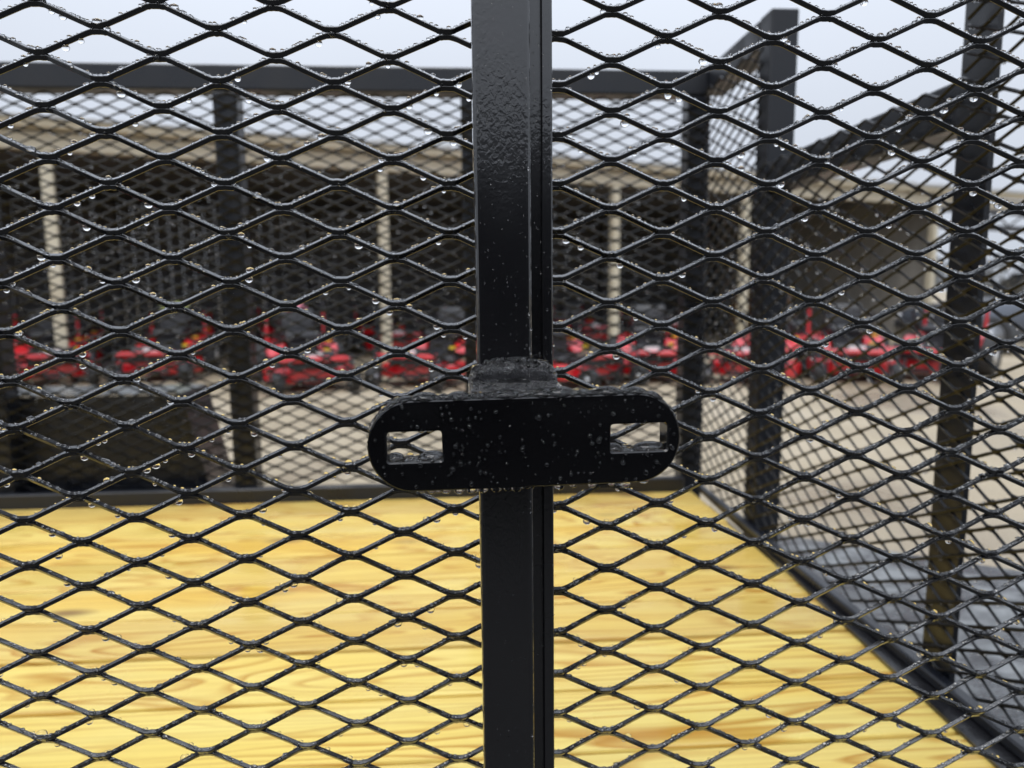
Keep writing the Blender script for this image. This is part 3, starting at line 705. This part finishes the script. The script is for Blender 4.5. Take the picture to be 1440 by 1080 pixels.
for k in range(8):      # a second row under the roof
    o = copy_tree(proto); uu, vv = -6.3+k*1.75+rng.uniform(-.12, .12), 3.1+rng.uniform(-.25, .25)
    if k > 5: uu += .9
    o.location = (-1.15+uu*math.cos(TH)-vv*math.sin(TH), 10.282+uu*math.sin(TH)+vv*math.cos(TH), GZ); o.rotation_euler = (0, 0, TH+R(rng.uniform(-9, 9)))
    o['label'] = 'red ride-on mower standing in shadow under the shed roof'; o['group'] = 'mowers under the shed roof'
# the lime jacket over one seat, the pink tag on another
v_, f_ = ico(3)
def draped(name, label, cat, host, c, r, material):
    vv = v_*np.array(r); vv[:, 2] = np.where(vv[:, 2] < 0, vv[:, 2]*.6, vv[:, 2]); vv += np.array([[.02*mnoise.noise(Vector(q*7)) for _ in range(3)] for q in v_])
    o = link(name, big_mesh(name, vv, f_), material, None, True); o['label'] = label; o['category'] = cat
    M = Matrix.Translation(host.location) @ Matrix.Rotation(host.rotation_euler.z, 4, 'Z') @ Matrix.Scale(.9, 4); o.matrix_world = M @ Matrix.Translation(c)
draped('folded_jacket', 'lime yellow jacket lying folded over a mower seat back', 'jacket', mowers[1], (.0, .44, 1.03), (.22, .09, .10), 'lime_cloth')
draped('folded_cloth', 'pink cloth lying folded over a mower seat back', 'cloth', mowers[2], (-.05, .44, 1.03), (.19, .08, .07), 'pink_tag')
mowers[1]['label'] = 'red ride-on mower with a lime yellow jacket over its seat'
mowers[2]['label'] = 'red ride-on mower with a pink cloth over its seat'
mowers[0]['label'] = 'red ride-on mower with black roll bar beside the one carrying a lime jacket'
mowers[3]['label'] = 'red ride-on mower without roll bar beside the one carrying a pink cloth'
mowers[4]['label'] = 'red ride-on mower with red upright posts, fifth in the row from the dark grey car'
mowers[5]['label'] = 'red ride-on mower without roll bar, fourth in the row from the dark grey car'
mowers[6]['label'] = 'red ride-on mower with red upright posts, third in the row from the dark grey car'
mowers[7]['label'] = 'red ride-on mower without roll bar, second in the row from the dark grey car'
mowers[8]['label'] = 'red ride-on mower with red upright posts parked nearest to the dark grey car'

# wooden crate against the grey partition
cr = thing('wooden_crate', 'brown slatted wooden crate standing inside the shed by the grey sheet wall', 'crate', (7.3, 16.6, GZ), TH)
for k in range(6):
    B().box(-.5, .5, -.5, -.47, .05+k*.2, .22+k*.2, .005).build('slat', 'brown_wood', cr); B().box(-.5, -.47, -.468, .468, .05+k*.2, .22+k*.2, .005).build('slat', 'brown_wood', cr)
    B().box(.47, .5, -.468, .468, .05+k*.2, .22+k*.2, .005).build('slat', 'brown_wood', cr); B().box(-.5, .5, .47, .5, .05+k*.2, .22+k*.2, .005).build('slat', 'brown_wood', cr)
for x in (-.44, .44):
    for y in (-.44, .44): B().box(x-.028, x+.028, y-.028, y+.028, 0, 1.24, .004).build('corner_post', 'brown_wood', cr)

# ================================================================ parked car at the right edge
car = thing('parked_car', 'dark grey parked car with rounded hood beside the mower row', 'car', (10.3, 11.6, GZ), R(-6))
def loft(secs, name, material, parent, smooth=True):
    bm = bmesh.new(); rings = [[bm.verts.new(p) for p in s_] for s_ in secs]; n = len(rings[0])
    for r0, r1 in zip(rings, rings[1:]):
        for k in range(n): bm.faces.new((r0[k], r0[(k+1) % n], r1[(k+1) % n], r1[k]))
    bm.faces.new(rings[0]); bm.faces.new(rings[-1][::-1]); bmesh.ops.recalc_face_normals(bm, faces=bm.faces)
    me = bpy.data.meshes.new(name); bm.to_mesh(me); bm.free(); return link(name, me, material, parent, smooth)
def csec(x, w, z0, z1, crown=.05):
    return [(x, -w*.92, z0), (x, -w, z0+.12), (x, -w, (z0+z1)/2), (x, -w*.96, z1-.08), (x, -w*.80, z1-.015), (x, -w*.4, z1+crown*.7), (x, 0, z1+crown), (x, w*.4, z1+crown*.7), (x, w*.80, z1-.015), (x, w*.96, z1-.08), (x, w, (z0+z1)/2), (x, w, z0+.12), (x, w*.92, z0)]
loft([csec(-2.25,.62,.35,.58,.02), csec(-2.18,.78,.26,.70,.03), csec(-1.9,.88,.22,.80,.04), csec(-1.2,.91,.20,.90,.05), csec(-.6,.92,.20,.95,.04), csec(.8,.92,.20,.96,.03), csec(1.7,.90,.22,.96,.04), csec(2.2,.82,.28,.92,.03), csec(2.32,.66,.38,.78,.02)], 'body', 'car_paint', car)
loft([[(-.85,-.70,.93),(-.85,0,.95),(-.85,.70,.93)], [(-.15,-.62,1.36),(-.15,0,1.40),(-.15,.62,1.36)], [(.75,-.62,1.40),(.75,0,1.45),(.75,.62,1.40)], [(1.55,-.66,.98),(1.55,0,1.0),(1.55,.66,.98)]], 'cabin', 'glass_dark', car, False)
loft([[(-.20,-.63,1.355),(-.20,0,1.395),(-.20,.63,1.355),(-.20,.63,1.375),(-.20,0,1.42),(-.20,-.63,1.375)], [(.80,-.63,1.395),(.80,0,1.445),(.80,.63,1.395),(.80,.63,1.42),(.80,0,1.47),(.80,-.63,1.42)]], 'roof', 'car_paint', car)
for x in (-1.40, 1.38):
    for y in (-.84, .84):
        w = group_part('wheel', car)
        B().lathe([(-.10,.20),(-.11,.24),(-.10,.315),(0,.325),(.10,.315),(.11,.24),(.10,.20)], (x,y,.325), 'y', 24).build('tyre', 'rubber', w, True)
        B().lathe([(-.105,.205),(-.08,.17),(-.085,.04),(.085,.04),(.08,.17),(.105,.205)], (x,y,.325), 'y', 16).build('rim', 'grey_metal', w, True)
for y in (-.60, .60): B().box(-2.235, -2.12, y-.14, y+.14, .56, .67, .03, 2).build('headlight', 'lamp_lens', car, True); B().box(2.20, 2.335, y-.13, y+.13, .66, .78, .03, 2).build('tail_light', 'red_lens', car, True)
B().box(-2.29, -2.24, -.40, .40, .40, .52, .01).build('grille', 'black_plastic', car)
for y in (-1.0, 1.0): B().box(-.62, -.48, y-.09, y+.09, .95, 1.06, .025, 2).build('side_mirror', 'car_paint', car, True)
for y in (-.918, .914):
    for x in (-.1, .85): B().box(x, x+.16, y-.012, y+.016, .74, .765, .006).build('door_handle', 'chrome', car)

# ================================================================ far wood past the shed, one mass with distance haze in its pale colour
V, F, base = [], [], 0
tv = [];
for k in range(70):
    x = rng.uniform(70, 190); y = rng.uniform(120, 170); h = rng.uniform(5.0, 9.5)
    pts_n = 90
    c_ = np.array([x, y, GZ]); th_ = rng.uniform(0, 2*math.pi, pts_n); rr_ = np.sqrt(rng.random(pts_n))*h*.38; zz = h*(.25+.75*rng.random(pts_n)); rr_ *= np.sqrt(np.clip(1-((zz/h-.55)/.5)**2, .05, 1))
    for a_, r_, z_ in zip(th_, rr_, zz):
        p = c_ + np.array([math.cos(a_)*r_, math.sin(a_)*r_, z_]); w_ = rng.uniform(.25, .7); d_ = rng.normal(size=3); d_ /= np.linalg.norm(d_); e_ = np.cross(d_, rng.normal(size=3)); e_ /= np.linalg.norm(e_)
        tv += [p-d_*w_-e_*w_*.3, p+d_*w_-e_*w_*.3, p+d_*w_*.6+e_*w_*.6, p-d_*w_*.6+e_*w_*.6]
    for ang in (0, math.pi/2):   # trunk as two crossed tapered slabs
        dx, dy = math.cos(ang)*.18, math.sin(ang)*.18; tv += [c_+[-dx,-dy,0], c_+[dx,dy,0], c_+[dx*.3,dy*.3,h*.8], c_+[-dx*.3,-dy*.3,h*.8]]
tv = np.array(tv); wme = big_mesh('far_wood', tv, np.arange(len(tv)).reshape(-1, 4))
fw = link('far_wood', wme, 'hazy_twig', None, False, 'stuff'); fw['label'] = 'pale grey far-off wood beyond the open end of the shed'; fw['category'] = 'wood'

# ================================================================ box trailer added unseen behind the camera to darken reflections in the gloss
bl = thing('added_box_trailer', 'unseen black box trailer added to darken reflections', 'trailer', (-.4, -5.4, GZ))
bx = group_part('box', bl)
pme = B().box(0, .598, -1.0, 1.0, .45, 2.12, .006).build('side_panel', 'box_black', me_only=True)
for k in range(-7, 7):
    o = bpy.data.objects.new('side_panel', pme); col.objects.link(o); o.parent = bx; o.location = (k*.6, 0, 0)
B().box(-4.22, 4.22, -1.03, 1.03, 2.122, 2.17, .015, 2).build('roof', 'box_black', bl)
B().box(-4.22, 4.22, -1.03, 1.03, .36, .447, .01).build('skirt_rail', 'dark_metal', bl)
for x in (-.5, .5):
    for y in (-.93, .93):
        w = group_part('wheel', bl); wheel_parts((x, y, .335), w)
B().box(-1.1, 1.1, 1.032, 1.20, .70, .74, .01).build('fender', 'dark_metal', bl)
B().tube([(4.2,-.6,.42),(5.4,0,.42),(4.2,.6,.42)], .05, 6).build('tongue', 'dark_metal', bl)
B().tube([(5.2,0,.5),(5.2,0,0)], .03, 8).build('jack', 'dark_metal', bl)
